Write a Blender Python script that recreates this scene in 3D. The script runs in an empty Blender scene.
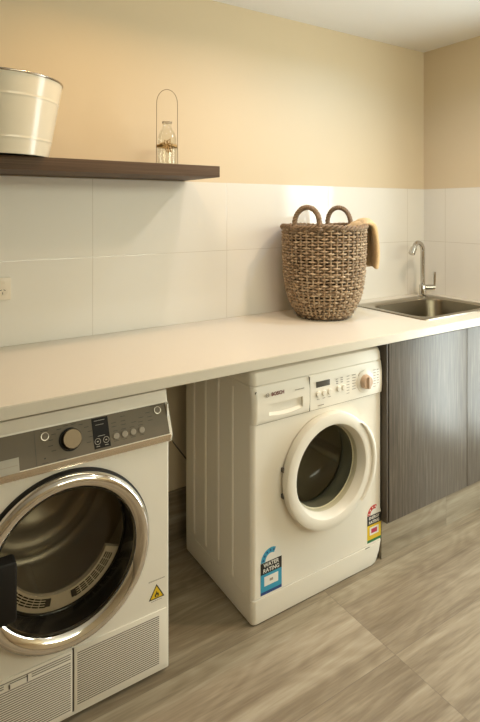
import bpy, bmesh, math, random
from mathutils import Vector, Matrix
C = bpy.context.scene.collection
SC = bpy.context.scene
PI = math.pi
random.seed(7)

# ------------------------------------------------------------------ camera
TH = 0.571629
cam_data = bpy.data.cameras.new('camera')
cam = bpy.data.objects.new('camera', cam_data)
C.objects.link(cam)
cam.location = (-2.56807, -2.00603, 1.37998)
cam.rotation_euler = (PI/2, 0, -TH)
cam_data.sensor_fit = 'HORIZONTAL'
cam_data.sensor_width = 36.0
cam_data.lens = 36.0*526.226/480.0
cam_data.shift_y = -(361-209.83)/480.0
cam_data.clip_start = 0.02
SC.camera = cam

# ------------------------------------------------------------------ view, world and large lights
SC.view_settings.view_transform = 'Standard'
SC.view_settings.look = 'None'
SC.view_settings.gamma = 1.0
SC.view_settings.exposure = 0.0
SC.view_settings.use_curve_mapping = False
SC.cycles.max_bounces = 10
SC.cycles.diffuse_bounces = 5
SC.cycles.transparent_max_bounces = 16

world = bpy.data.worlds.new('world')
SC.world = world
world.use_nodes = True
wn = world.node_tree.nodes
wn['Background'].inputs[0].default_value = (1.0, 0.97, 0.90, 1)
wn['Background'].inputs[1].default_value = 2.0

def area(name, loc, rot, sx, sy, power, col, spread=PI):
    l = bpy.data.lights.new(name, 'AREA')
    l.shape = 'RECTANGLE'; l.size = sx; l.size_y = sy
    l.energy = power; l.color = col; l.spread = spread
    o = bpy.data.objects.new(name, l); C.objects.link(o)
    o.location = loc; o.rotation_euler = rot
    return o
# light table: watts and colour of every light, the added fill window included
def wc(r, g, b):
    m = max(r, g, b); return (m, (r/m, g/m, b/m))
LIGHT = {'door': wc(33, 37, 39), 'window': wc(34, 34, 29), 'lamp_a': wc(3.5, 2.1, .9), 'lamp_b': wc(3.0, 2.4, 2.2), 'lamp_c': wc(1.4, 2.1, 3.2), 'lamp_d': wc(10.2, 7.9, 5.6)}
# daylight through the glazed door in the right wall, and fill light from an added high window behind the photographer
area('door_daylight', (0.13, -1.095, 1.06), (0, PI/2, 0), 1.92, 0.74, *LIGHT['door'])
area('added_window_fill', (-1.05, -3.36, 1.985), (PI/2, 0, 0), 1.75, .40, *LIGHT['window'])

# ------------------------------------------------------------------ materials
def newmat(name):
    m = bpy.data.materials.new(name); m.use_nodes = True
    nt = m.node_tree
    return m, nt, nt.nodes['Principled BSDF'], nt.nodes, nt.links

def simple(name, col, rough=0.5, metal=0.0, spec=0.5, noise=0.0, nscale=30.0, bump=0.0, bscale=200.0, coat=0.0):
    m, nt, b, n, l = newmat(name)
    b.inputs['Base Color'].default_value = (*col, 1)
    b.inputs['Roughness'].default_value = rough
    b.inputs['Metallic'].default_value = metal
    b.inputs['Specular IOR Level'].default_value = spec
    b.inputs['Coat Weight'].default_value = coat
    if noise > 0 or bump > 0:
        tc = n.new('ShaderNodeTexCoord')
    if noise > 0:
        t = n.new('ShaderNodeTexNoise'); t.inputs['Scale'].default_value = nscale; t.inputs['Detail'].default_value = 4
        l.new(tc.outputs['Object'], t.inputs['Vector'])
        r = n.new('ShaderNodeMapRange'); r.inputs['To Min'].default_value = 1-noise; r.inputs['To Max'].default_value = 1+noise
        l.new(t.outputs['Fac'], r.inputs['Value'])
        mx = n.new('ShaderNodeVectorMath'); mx.operation = 'SCALE'; mx.inputs[0].default_value = col
        l.new(r.outputs[0], mx.inputs['Scale'])
        l.new(mx.outputs[0], b.inputs['Base Color'])
    if bump > 0:
        t = n.new('ShaderNodeTexNoise'); t.inputs['Scale'].default_value = bscale
        l.new(tc.outputs['Object'], t.inputs['Vector'])
        bp = n.new('ShaderNodeBump'); bp.inputs['Strength'].default_value = bump; bp.inputs['Distance'].default_value = 0.002
        l.new(t.outputs['Fac'], bp.inputs['Height']); l.new(bp.outputs[0], b.inputs['Normal'])
    return m

def ramp(n, stops):
    r = n.new('ShaderNodeValToRGB')
    e = r.color_ramp.elements
    while len(e) < len(stops): e.new(0.5)
    for q, (p, c) in zip(e, stops):
        q.position = p; q.color = (*c, 1)
    return r

def wood(name, stops, stretch, scale, rough, bump=0.15, wob=0.0, coat=0.0, spec=0.5):
    """fine directional grain; stretch = per-axis scale"""
    m, nt, b, n, l = newmat(name)
    tc = n.new('ShaderNodeTexCoord'); mp = n.new('ShaderNodeMapping')
    mp.inputs['Scale'].default_value = stretch
    l.new(tc.outputs['Object'], mp.inputs['Vector'])
    t = n.new('ShaderNodeTexNoise'); t.inputs['Scale'].default_value = scale; t.inputs['Detail'].default_value = 6; t.inputs['Roughness'].default_value = 0.65
    t.inputs['Distortion'].default_value = wob
    l.new(mp.outputs[0], t.inputs['Vector'])
    r = ramp(n, stops); l.new(t.outputs['Fac'], r.inputs[0]); l.new(r.outputs[0], b.inputs['Base Color'])
    b.inputs['Roughness'].default_value = rough
    b.inputs['Specular IOR Level'].default_value = spec
    b.inputs['Coat Weight'].default_value = coat
    bp = n.new('ShaderNodeBump'); bp.inputs['Strength'].default_value = bump; bp.inputs['Distance'].default_value = 0.001
    l.new(t.outputs['Fac'], bp.inputs['Height']); l.new(bp.outputs[0], b.inputs['Normal'])
    return m

def floor_mat(name, vertical=False):
    """wood-look porcelain planks, 1.2 x 0.3 m, grain along x, thin grout"""
    m, nt, b, n, l = newmat(name)
    tc = n.new('ShaderNodeTexCoord')
    sep = n.new('ShaderNodeSeparateXYZ'); l.new(tc.outputs['Object'], sep.inputs[0])
    def M(op, a, bb=None, c=None):
        q = n.new('ShaderNodeMath'); q.operation = op
        for i, v in enumerate((a, bb, c)):
            if v is None: continue
            if isinstance(v, (int, float)): q.inputs[i].default_value = v
            else: l.new(v, q.inputs[i])
        return q.outputs[0]
    X = sep.outputs[0]
    Y = sep.outputs[2] if vertical else sep.outputs[1]
    u = M('DIVIDE', M('ADD', X, 1.28+12), 1.2)
    v = M('DIVIDE', M('ADD', Y, 0.894+6 if not vertical else 0.05), 0.3)
    fu = M('FRACT', u); fv = M('FRACT', v)
    iu = M('FLOOR', u); iv = M('FLOOR', v)
    du = M('MULTIPLY', M('MINIMUM', fu, M('SUBTRACT', 1.0, fu)), 1.2)
    dv = M('MULTIPLY', M('MINIMUM', fv, M('SUBTRACT', 1.0, fv)), 0.3)
    wnz = n.new('ShaderNodeTexWhiteNoise'); wnz.noise_dimensions = '2D'
    cb = n.new('ShaderNodeCombineXYZ'); l.new(iu, cb.inputs[0]); l.new(iv, cb.inputs[1]); l.new(cb.outputs[0], wnz.inputs['Vector'])
    off = n.new('ShaderNodeVectorMath'); off.operation = 'SCALE'; off.inputs['Scale'].default_value = 13.0
    l.new(wnz.outputs['Color'], off.inputs[0])
    base = n.new('ShaderNodeCombineXYZ'); l.new(X, base.inputs[0]); l.new(Y, base.inputs[1])
    add = n.new('ShaderNodeVectorMath'); add.operation = 'ADD'; l.new(base.outputs[0], add.inputs[0]); l.new(off.outputs[0], add.inputs[1])
    mp = n.new('ShaderNodeMapping'); mp.inputs['Scale'].default_value = (0.85, 13, 1); l.new(add.outputs[0], mp.inputs['Vector'])
    t1 = n.new('ShaderNodeTexNoise'); t1.inputs['Scale'].default_value = 1.5; t1.inputs['Detail'].default_value = 7; t1.inputs['Roughness'].default_value = 0.6
    t1.inputs['Distortion'].default_value = 0.5
    l.new(mp.outputs[0], t1.inputs['Vector'])
    # cathedral figure: contour bands of a smooth, stretched noise
    mp2 = n.new('ShaderNodeMapping'); mp2.inputs['Scale'].default_value = (1.5, 5.5, 1); l.new(add.outputs[0], mp2.inputs['Vector'])
    t2 = n.new('ShaderNodeTexNoise'); t2.inputs['Scale'].default_value = 1.0; t2.inputs['Detail'].default_value = 1.5
    l.new(mp2.outputs[0], t2.inputs['Vector'])
    band = M('SINE', M('MULTIPLY', t2.outputs['Fac'], 95.0))
    mp3 = n.new('ShaderNodeMapping'); mp3.inputs['Scale'].default_value = (14, 170, 1); l.new(add.outputs[0], mp3.inputs['Vector'])
    t3 = n.new('ShaderNodeTexNoise'); t3.inputs['Scale'].default_value = 1.0; t3.inputs['Detail'].default_value = 3
    l.new(mp3.outputs[0], t3.inputs['Vector'])
    fac = M('ADD', M('ADD', t1.outputs['Fac'], M('MULTIPLY', band, 0.034)), M('MULTIPLY', M('SUBTRACT', t3.outputs['Fac'], 0.5), 0.30))
    fac = M('ADD', M('MULTIPLY', M('SUBTRACT', fac, 0.5), 0.72), 0.5)
    fac = M('ADD', fac, M('MULTIPLY', M('SUBTRACT', wnz.outputs['Value'], 0.5), 0.10))
    r = ramp(n, [(0.26, (0.150, 0.112, 0.070)), (0.44, (0.242, 0.192, 0.127)), (0.57, (0.335, 0.277, 0.193)), (0.76, (0.465, 0.403, 0.300))])
    l.new(fac, r.inputs[0])
    g = M('LESS_THAN', M('MINIMUM', du, dv), 0.0011)
    mix = n.new('ShaderNodeMix'); mix.data_type = 'RGBA'
    l.new(M('MULTIPLY', g, 0.5), mix.inputs[0]); l.new(r.outputs[0], mix.inputs[6]); mix.inputs[7].default_value = (0.135, 0.11, 0.08, 1)
    l.new(mix.outputs[2], b.inputs['Base Color'])
    b.inputs['Roughness'].default_value = 0.42
    bp = n.new('ShaderNodeBump'); bp.inputs['Strength'].default_value = 0.12; bp.inputs['Distance'].default_value = 0.001
    l.new(t3.outputs['Fac'], bp.inputs['Height']); l.new(bp.outputs[0], b.inputs['Normal'])
    return m

def tile_mat(name, axis):
    """glossy cream wall tiles 600 x 300 with hairline grout"""
    m, nt, b, n, l = newmat(name)
    tc = n.new('ShaderNodeTexCoord')
    sep = n.new('ShaderNodeSeparateXYZ'); l.new(tc.outputs['Object'], sep.inputs[0])
    def M(op, a, bb=None):
        q = n.new('ShaderNodeMath'); q.operation = op
        for i, v in enumerate((a, bb)):
            if v is None: continue
            if isinstance(v, (int, float)): q.inputs[i].default_value = v
            else: l.new(v, q.inputs[i])
        return q.outputs[0]
    u = M('FRACT', M('DIVIDE', M('ADD', sep.outputs[axis], 1.953+6.0 if axis == 0 else 0.15+6.0), 0.6))
    v = M('FRACT', M('DIVIDE', M('ADD', sep.outputs[2], 3.0), 0.3))
    du = M('MULTIPLY', M('MINIMUM', u, M('SUBTRACT', 1.0, u)), 0.6)
    dv = M('MULTIPLY', M('MINIMUM', v, M('SUBTRACT', 1.0, v)), 0.3)
    d = M('MINIMUM', du, dv)
    g = M('LESS_THAN', d, 0.0011)
    mix = n.new('ShaderNodeMix'); mix.data_type = 'RGBA'
    l.new(g, mix.inputs[0]); mix.inputs[6].default_value = (0.735, 0.705, 0.63, 1); mix.inputs[7].default_value = (0.57, 0.525, 0.44, 1)
    l.new(mix.outputs[2], b.inputs['Base Color'])
    b.inputs['Roughness'].default_value = 0.10
    b.inputs['Specular IOR Level'].default_value = 0.5
    r = n.new('ShaderNodeMapRange'); r.inputs['From Max'].default_value = 0.002; l.new(d, r.inputs['Value'])
    bp = n.new('ShaderNodeBump'); bp.inputs['Strength'].default_value = 0.4; bp.inputs['Distance'].default_value = 0.001
    l.new(r.outputs[0], bp.inputs['Height']); l.new(bp.outputs[0], b.inputs['Normal'])
    return m

def glass_mat(name, tint, refl=0.9, rough=0.02):
    """thin pane: tinted see-through plus mirror sheen"""
    m, nt, b, n, l = newmat(name)
    out = n['Material Output']
    tr = n.new('ShaderNodeBsdfTransparent'); tr.inputs[0].default_value = (*tint, 1)
    gl = n.new('ShaderNodeBsdfGlossy'); gl.inputs[0].default_value = (refl, refl, refl, 1); gl.inputs['Roughness'].default_value = rough
    lw = n.new('ShaderNodeLayerWeight'); lw.inputs[0].default_value = .5
    pw = n.new('ShaderNodeMath'); pw.operation = 'POWER'; pw.inputs[1].default_value = 5.0
    l.new(lw.outputs['Facing'], pw.inputs[0])
    mr = n.new('ShaderNodeMapRange'); mr.inputs['To Min'].default_value = .04; mr.inputs['To Max'].default_value = 1.0
    l.new(pw.outputs[0], mr.inputs['Value'])
    mx = n.new('ShaderNodeMixShader')
    l.new(mr.outputs[0], mx.inputs[0]); l.new(tr.outputs[0], mx.inputs[1]); l.new(gl.outputs[0], mx.inputs[2])
    l.new(mx.outputs[0], out.inputs['Surface'])
    n.remove(b)
    return m

def emit(name, col, s):
    m, nt, b, n, l = newmat(name)
    b.inputs['Base Color'].default_value = (*col, 1)
    b.inputs['Emission Color'].default_value = (*col, 1); b.inputs['Emission Strength'].default_value = s
    return m

M_wall = simple('wall_paint', (0.655, 0.545, 0.377), 0.75, spec=0.25, bump=0.05, bscale=350)
M_ceil = simple('ceiling_paint', (0.85, 0.84, 0.82), 0.85, spec=0.2)
M_tile = tile_mat('cream_wall_tile', 0)
M_tile_r = tile_mat('cream_wall_tile_side', 1)
M_floor = floor_mat('wood_look_floor_tile')
M_skirt = floor_mat('wood_look_skirting_tile', True)
M_stone = simple('cream_stone_worktop', (0.67, 0.62, 0.52), 0.32, noise=0.03, nscale=220)
M_cab = wood('dark_grey_wood_laminate', [(0.30, (0.072, 0.058, 0.045)), (0.52, (0.118, 0.097, 0.075)), (0.72, (0.200, 0.172, 0.138))], (14, 14, 0.55), 9, 0.36, 0.03)
M_cab_in = simple('cabinet_dark_panel', (0.10, 0.082, 0.064), 0.45)
M_shelf = wood('dark_brown_shelf_wood', [(0.30, (0.066, 0.038, 0.021)), (0.55, (0.098, 0.060, 0.034)), (0.75, (0.130, 0.085, 0.051))], (0.6, 30, 45), 5, 0.55, 0.03, spec=.2)
M_white = simple('appliance_white_enamel', (0.84, 0.79, 0.69), 0.28, spec=0.5)
M_white2 = simple('appliance_white_plastic', (0.85, 0.80, 0.70), 0.32)
M_pink = simple('dial_beige_plastic', (0.60, 0.43, 0.31), 0.4)
M_seam = simple('dark_seam', (0.10, 0.085, 0.065), 0.7)
M_ink = simple('grey_print', (0.36, 0.31, 0.25), 0.6)
M_ink_dark = simple('dark_print', (0.12, 0.09, 0.07), 0.6)
M_silver = simple('brushed_grey_fascia', (0.165, 0.138, 0.10), 0.55, metal=0.15, spec=0.2, noise=0.04, nscale=90)
M_strip = simple('satin_metal_strip', (0.80, 0.72, 0.62), 0.22, metal=1.0)
M_chrome = simple('polished_chrome', (0.80, 0.77, 0.73), 0.09, metal=1.0)
M_steel = simple('brushed_stainless_steel', (0.60, 0.555, 0.48), 0.27, metal=1.0, noise=0.05, nscale=60)
M_knob = simple('turned_metal_dial', (0.10, 0.072, 0.044), 0.36, metal=0.9)
M_black = simple('gloss_black_plastic', (0.012, 0.010, 0.008), 0.12)
M_blackm = simple('satin_black_plastic', (0.014, 0.012, 0.010), 0.5, spec=.2)
M_rubber = simple('grey_rubber_gasket', (0.20, 0.20, 0.17), 0.5)
M_drum = simple('drum_steel', (0.56, 0.51, 0.41), 0.45, metal=0.4)
M_lint = simple('beige_filter_plastic', (0.80, 0.70, 0.55), 0.45)
M_glass_w = glass_mat('smoky_door_bowl', (0.84, 0.83, 0.74), 0.4, .15)
M_glass_d = glass_mat('clear_dryer_window', (0.80, 0.77, 0.70), 0.6)
M_glass = glass_mat('clear_thin_glass', (0.95, 0.96, 0.93), 1.0)
M_lcd = simple('grey_lcd', (0.105, 0.098, 0.085), 0.2)
M_blue = simple('label_blue', (0.035, 0.33, 0.52), 0.4)
M_navy = simple('label_navy', (0.02, 0.06, 0.22), 0.4)
M_lblack = simple('label_black', (0.012, 0.012, 0.012), 0.4)
M_lwhite = simple('label_white', (0.82, 0.80, 0.74), 0.4)
M_red = simple('label_red', (0.55, 0.03, 0.025), 0.4)
M_yellow = simple('label_yellow', (0.78, 0.53, 0.02), 0.4)
M_green = simple('label_green', (0.01, 0.17, 0.06), 0.4)
M_logo_red = simple('logo_dark_red', (0.20, 0.055, 0.04), 0.5)
M_enamel = simple('cream_bucket_enamel', (0.66, 0.60, 0.47), 0.20, coat=0.2)
M_rim = simple('bucket_metal_rim', (0.45, 0.41, 0.35), 0.22, metal=1.0)
M_wire = simple('thin_brown_wire', (0.20, 0.145, 0.085), 0.45, metal=0.5)
M_twine = simple('golden_jute_twine', (0.42, 0.28, 0.11), 0.9, bump=0.5, bscale=600)
M_towel = simple('golden_tan_towel', (0.69, 0.51, 0.29), 0.95, spec=0.1, noise=0.12, nscale=90, bump=0.9, bscale=420)
M_outlet = simple('outlet_cream_plastic', (0.74, 0.66, 0.53), 0.3)
M_door = simple('door_cream_paint', (0.72, 0.67, 0.56), 0.45)

def wicker():
    m, nt, b, n, l = newmat('grey_brown_willow')
    tc = n.new('ShaderNodeTexCoord')
    mp = n.new('ShaderNodeMapping'); mp.inputs['Scale'].default_value = (1, 1, 2.2); l.new(tc.outputs['Object'], mp.inputs['Vector'])
    t = n.new('ShaderNodeTexNoise'); t.inputs['Scale'].default_value = 34; t.inputs['Detail'].default_value = 5; t.inputs['Roughness'].default_value = 0.7
    l.new(mp.outputs[0], t.inputs['Vector'])
    r = ramp(n, [(0.30, (0.12, 0.076, 0.042)), (0.47, (0.30, 0.205, 0.120)), (0.60, (0.47, 0.355, 0.235)), (0.74, (0.66, 0.55, 0.41))])
    l.new(t.outputs['Fac'], r.inputs[0]); l.new(r.outputs[0], b.inputs['Base Color'])
    b.inputs['Roughness'].default_value = 0.6
    bp = n.new('ShaderNodeBump'); bp.inputs['Strength'].default_value = 0.4; bp.inputs['Distance'].default_value = 0.001
    l.new(t.outputs['Fac'], bp.inputs['Height']); l.new(bp.outputs[0], b.inputs['Normal'])
    return m
M_wick = wicker()
M_wick_dark = simple('dark_willow', (0.115, 0.072, 0.040), 0.7, noise=0.35, nscale=60)
M_wick_mid = simple('brown_willow', (0.235, 0.158, 0.092), 0.6, noise=0.45, nscale=70)

# ------------------------------------------------------------------ mesh helpers
class B:
    """collects shapes (world coordinates) into one mesh"""
    def __init__(s): s.bm = bmesh.new()
    def box(s, x0, x1, y0, y1, z0, z1, bev=0.0, seg=2):
        t = bmesh.new()
        vs = [t.verts.new((x, y, z)) for x in (x0, x1) for y in (y0, y1) for z in (z0, z1)]
        for f in ((0,1,3,2),(4,6,7,5),(0,4,5,1),(2,3,7,6),(0,2,6,4),(1,5,7,3)): t.faces.new([vs[i] for i in f])
        if bev > 0: bmesh.ops.bevel(t, geom=t.edges[:], offset=bev, segments=seg, profile=0.6, affect='EDGES')
        bmesh.ops.recalc_face_normals(t, faces=t.faces[:])
        s.merge(t); return s
    def merge(s, t, mtx=None):
        if mtx is not None: bmesh.ops.transform(t, matrix=mtx, verts=t.verts[:])
        me = bpy.data.meshes.new('tmp'); t.to_mesh(me); t.free()
        s.bm.from_mesh(me); bpy.data.meshes.remove(me); return s
    def rings(s, loops, closed_u=True, cap0=True, cap1=True, closed_v=False):
        """loops of equal length bridged in order"""
        R = [[s.bm.verts.new(p) for p in lp] for lp in loops]
        n = len(R[0]); new = []
        pairs = list(zip(R, R[1:])) + ([(R[-1], R[0])] if closed_v else [])
        for a, b in pairs:
            for i in range(n if closed_u else n-1):
                j = (i+1) % n
                try: new.append(s.bm.faces.new((a[i], a[j], b[j], b[i])))
                except ValueError: pass
        if not closed_v:
            if cap0 and closed_u: new.append(s.bm.faces.new(R[0][::-1]))
            if cap1 and closed_u: new.append(s.bm.faces.new(R[-1]))
        bmesh.ops.recalc_face_normals(s.bm, faces=new)
        return s
    def tube(s, pts, r, seg=8, closed=False):
        pts = [Vector(p) for p in pts]; n = len(pts)
        rr = r if hasattr(r, '__len__') else [r]*n
        loops = []; prev = None
        for i in range(n):
            if closed: d = pts[(i+1) % n]-pts[i-1]
            else: d = pts[min(i+1, n-1)]-pts[max(i-1, 0)]
            d.normalize()
            if prev is None:
                a = d.orthogonal().normalized()
                if abs(d.z) < 0.9: a = (Vector((0,0,1)) - d*d.z).normalized()
            else:
                a = (prev - d*prev.dot(d)).normalized()
            prev = a; bb = d.cross(a)
            loops.append([pts[i] + (a*math.cos(2*PI*k/seg)+bb*math.sin(2*PI*k/seg))*rr[i] for k in range(seg)])
        return s.rings(loops, closed_v=closed)
    def lathe(s, prof, c, axis='z', seg=48, cap0=True, cap1=True):
        """prof = (radius, along) pairs; axis z: along is world z; axis y: along is world y"""
        loops = []
        for r, h in prof:
            r = max(r, 1e-5); lp = []
            for k in range(seg):
                a = 2*PI*k/seg
                if axis == 'z': lp.append((c[0]+r*math.cos(a), c[1]+r*math.sin(a), h))
                elif axis == 'y': lp.append((c[0]+r*math.cos(a), h, c[1]+r*math.sin(a)))
            loops.append(lp)
        return s.rings(loops, cap0=cap0, cap1=cap1)
    def prism(s, poly, fn, d0, d1):
        """poly (u,v) extruded between depths, fn(u,v,d)->xyz"""
        return s.rings([[fn(u, v, d0) for u, v in poly], [fn(u, v, d1) for u, v in poly]])
    def face(s, pts):
        s.bm.faces.new([s.bm.verts.new(p) for p in pts]); return s

WL = {}
def link(name, me, mat, parent=None, at=None, kind=None, sharp=32, offs=True):
    org = WL[parent] if parent is not None else Vector(at if at is not None else (0,0,0))
    if offs: me.transform(Matrix.Translation(-org))
    me.materials.clear() if len(me.materials) else None
    me.materials.append(mat)
    o = bpy.data.objects.new(name, me); C.objects.link(o)
    if parent is not None: o.parent = parent
    else: o.location = org
    WL[o] = org
    if sharp is not None:
        me.polygons.foreach_set('use_smooth', [True]*len(me.polygons))
        me.set_sharp_from_angle(angle=math.radians(sharp))
    if kind: o['kind'] = kind
    return o
def obj(name, b, mat, parent=None, at=None, kind=None, sharp=32):
    me = bpy.data.meshes.new(name); b.bm.to_mesh(me); b.bm.free()
    return link(name, me, mat, parent, at, kind, sharp)
def thing(name, at, label, cat):
    o = bpy.data.objects.new(name, None); C.objects.link(o); o.location = at; o.empty_display_size = 0.05
    WL[o] = Vector(at); o['label'] = label; o['category'] = cat; return o
def tag(o, label, cat): o['label'] = label; o['category'] = cat; return o
def struct(name, b, mat): return obj(name, b, mat, kind='structure')

def plate_hole(b, x0, x1, z0, z1, cx, cz, R, y, n=96):
    """flat face in the plane y with a round hole"""
    an = [2*PI*k/n for k in range(n)]
    corners = [math.atan2(z-cz, x-cx) % (2*PI) for x in (x0, x1) for z in (z0, z1)]
    for c in corners:
        k = min(range(len(an)), key=lambda i: abs(an[i]-c)); an[k] = c
    def edge(a):
        dx, dz = math.cos(a), math.sin(a); t = 1e9
        if dx > 1e-9: t = min(t, (x1-cx)/dx)
        if dx < -1e-9: t = min(t, (x0-cx)/dx)
        if dz > 1e-9: t = min(t, (z1-cz)/dz)
        if dz < -1e-9: t = min(t, (z0-cz)/dz)
        return (cx+dx*t, y, cz+dz*t)
    b.rings([[edge(a) for a in an], [(cx+R*math.cos(a), y, cz+R*math.sin(a)) for a in an]], cap0=False, cap1=False)

def text(name, s, size, mat, parent, M, bold=0.0):
    """flat lettering; M places the text plane (x right, y up) in the world"""
    cu = bpy.data.curves.new(name, 'FONT'); cu.body = s; cu.size = size; cu.align_x = 'CENTER'; cu.align_y = 'CENTER'
    cu.extrude = 0.0002; cu.offset = bold; cu.resolution_u = 3
    o = bpy.data.objects.new(name+'_curve', cu); C.objects.link(o)
    dg = bpy.context.evaluated_depsgraph_get()
    me = bpy.data.meshes.new_from_object(o.evaluated_get(dg)); bpy.data.objects.remove(o); bpy.data.curves.remove(cu)
    me.transform(M)
    return link(name, me, mat, parent, sharp=None)
def front(x, y, z, sx=1.0):
    """plane facing -y"""
    return Matrix(((sx,0,0,x),(0,0,-1,y),(0,1,0,z),(0,0,0,1)))

def rrect(x0, x1, y0, y1, r, n=8):
    pts = []
    for cx, cy, a0 in ((x1-r, y1-r, 0), (x0+r, y1-r, PI/2), (x0+r, y0+r, PI), (x1-r, y0+r, 1.5*PI)):
        for k in range(n+1):
            a = a0+PI/2*k/n; pts.append((cx+r*math.cos(a), cy+r*math.sin(a)))
    return pts

# ------------------------------------------------------------------ the room
XL, YF, HC = -5.00, -3.20, 2.2985
XE = -3.25   # left end of worktop, shelf and splashback
struct('floor', B().box(XL-.1, .1, YF-.1, .1, -.1, 0), M_floor)
struct('ceiling', B().box(XL-.1, .1, YF-.1, .1, HC, HC+.1), M_ceil)
struct('wall_back', B().box(XL-.1, .1, 0, .1, 0, HC), M_wall)
struct('wall_left', B().box(XL-.1, XL, YF, 0, 0, HC), M_wall)
DY0, DY1, DZ = -1.53, -0.69, 2.08     # door opening in the right wall
b = B(); b.box(0, .1, DY1, 0, 0, HC); b.box(0, .1, YF, DY0, 0, HC); b.box(0, .1, DY0, DY1, DZ, HC)
struct('wall_right', b, M_wall)
WX0, WX1, WZ0, WZ1 = -2.00, -.10, 1.76, 2.22
b = B(); b.box(XL, WX0, YF-.1, YF, 0, HC); b.box(WX1, 0, YF-.1, YF, 0, HC)
b.box(WX0, WX1, YF-.1, YF, 0, WZ0); b.box(WX0, WX1, YF-.1, YF, WZ1, HC)
struct('wall_front', b, M_wall)
# tiled splashback, back and right
struct('trim_1', B().box(XE, 0, -.008, 0, .90, 1.50), M_tile)
struct('trim_2', B().box(-.008, 0, -.62, -.008, .90, 1.50), M_tile_r)
# tile skirtings
struct('baseboard_back', B().box(XL, -.99, -.012, 0, 0, .205), M_skirt)
b = B(); b.box(-.012, 0, DY1+.07, -.66, 0, .10) if DY1+.07 < -.66 else b.box(-.012, 0, -.70, -.66, 0, .10)
b.box(-.012, 0, YF, DY0-.07, 0, .10)
struct('baseboard_right', b, M_skirt)
struct('baseboard_left', B().box(XL, XL+.012, YF+.012, -.62, 0, .10), M_skirt)
struct('baseboard_front', B().box(XL, 0, YF, YF+.012, 0, .10), M_skirt)
# glazed door in the right wall
b = B()
b.box(-.02, .09, DY0-.06, DY0+.03, 0, DZ+.06); b.box(-.02, .09, DY1-.03, DY1+.06, 0, DZ+.06); b.box(-.02, .09, DY0+.03, DY1-.03, DZ-.03, DZ+.06)
door = struct('door_1', b, M_door)
b = B(); y0, y1 = DY0+.035, DY1-.035
b.box(.03, .07, y0, y0+.105, .005, DZ-.035); b.box(.03, .07, y1-.105, y1, .005, DZ-.035)
b.box(.03, .07, y0+.105, y1-.105, .005, .12); b.box(.03, .07, y0+.105, y1-.105, DZ-.14, DZ-.035)
obj('door_leaf', b, M_door, door)
obj('door_glass', B().box(.047, .053, y0+.105, y1-.105, .12, DZ-.14), M_glass, door)
b = B(); b.tube([(.03, y0+.05, 1.0), (-.02, y0+.05, 1.0), (-.022, y0+.16, 1.0)], .009, 10)
obj('door_handle', b, M_steel, door)
# unseen window added behind the photographer to carry the fill light
b = B()
for x in (WX0, (WX0+WX1)/2-.025, WX1-.05): b.box(x, x+.05, YF-.07, YF-.02, WZ0, WZ1)
for z in (WZ0, WZ1-.05): b.box(WX0+.05, WX1-.05, YF-.07, YF-.02, z, z+.05)
win = struct('added_window_1', b, M_door)
obj('added_window_glass', B().box(WX0+.05, WX1-.05, YF-.048, YF-.042, WZ0+.05, WZ1-.05), M_glass, win)

# ceiling downlights, out of view; places and colours set to match the room's brightness
def downlight(x, y, lamp, label):
    t = thing('recessed_downlight', (x, y, HC), label, 'light')
    b = B(); b.lathe([(.034, HC-.001), (.038, HC-.006), (.052, HC-.004), (.055, HC-.0005)], (x, y), 'z', 32, cap0=False, cap1=False)
    obj('trim_ring', b, M_white2, t)
    b = B(); b.lathe([(.036, HC-.0025), (.0355, HC-.001)], (x, y), 'z', 32)
    obj('lens', b, emit('warm_lamp_lens', (1.0, .82, .55), 6.0), t)
    l = bpy.data.lights.new('downlight_lamp', 'AREA'); l.shape = 'DISK'; l.size = .10; l.energy, l.color = lamp
    l.spread = math.radians(150)
    o = bpy.data.objects.new('downlight_lamp', l); C.objects.link(o); o.location = (0, 0, -.012); o.parent = t
downlight(-2.00, -.55, LIGHT['lamp_a'], 'round recessed ceiling downlight above the tumble dryer')
downlight(-1.40, -.55, LIGHT['lamp_b'], 'round recessed ceiling downlight above the washing machine')
downlight(-.80, -.55, LIGHT['lamp_c'], 'round recessed ceiling downlight above the sink cabinet')
downlight(-.80, -1.10, LIGHT['lamp_d'], 'round recessed ceiling downlight over the open floor near the glazed door')

# ------------------------------------------------------------------ worktop
CT, CB, CF = .90, .8662, -.6179
HX0, HX1, HY0, HY1 = -.640, -.105, -.505, -.115   # sink cut-out
b = B()
xs = [XE, HX0, HX1, -.0005]; ys = [CF, HY0, HY1, -.0005]
V = {(i, j, k): b.bm.verts.new((xs[i], ys[j], (CB, CT)[k])) for i in range(4) for j in range(4) for k in (0, 1)}
for i in range(3):
    for j in range(3):
        if i == 1 and j == 1: continue
        b.bm.faces.new([V[q] for q in ((i,j,1),(i+1,j,1),(i+1,j+1,1),(i,j+1,1))])
        b.bm.faces.new([V[q] for q in ((i,j+1,0),(i+1,j+1,0),(i+1,j,0),(i,j,0))])
def side(a, c):
    b.bm.faces.new([V[(*a, 0)], V[(*c, 0)], V[(*c, 1)], V[(*a, 1)]])
for i in range(3): side((i,0), (i+1,0)); side((i+1,3), (i,3)); side((0,i+1), (0,i)); side((3,i), (3,i+1))
side((2,1), (1,1)); side((1,2), (2,2)); side((1,1), (1,2)); side((2,2), (2,1))
bmesh.ops.recalc_face_normals(b.bm, faces=b.bm.faces[:])
ed = [e for e in b.bm.edges if all(abs(v.co.y-CF) < 1e-6 for v in e.verts) and abs(e.verts[0].co.z-e.verts[1].co.z) < 1e-6]
bmesh.ops.bevel(b.bm, geom=ed, offset=.0022, segments=2, affect='EDGES')
wt = obj('worktop', b, M_stone, at=(-1.5, -.3, CB))
obj('end_panel', B().box(XE, XE+.03, CF+.02, -.02, 0, CB), M_stone, wt)
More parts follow.
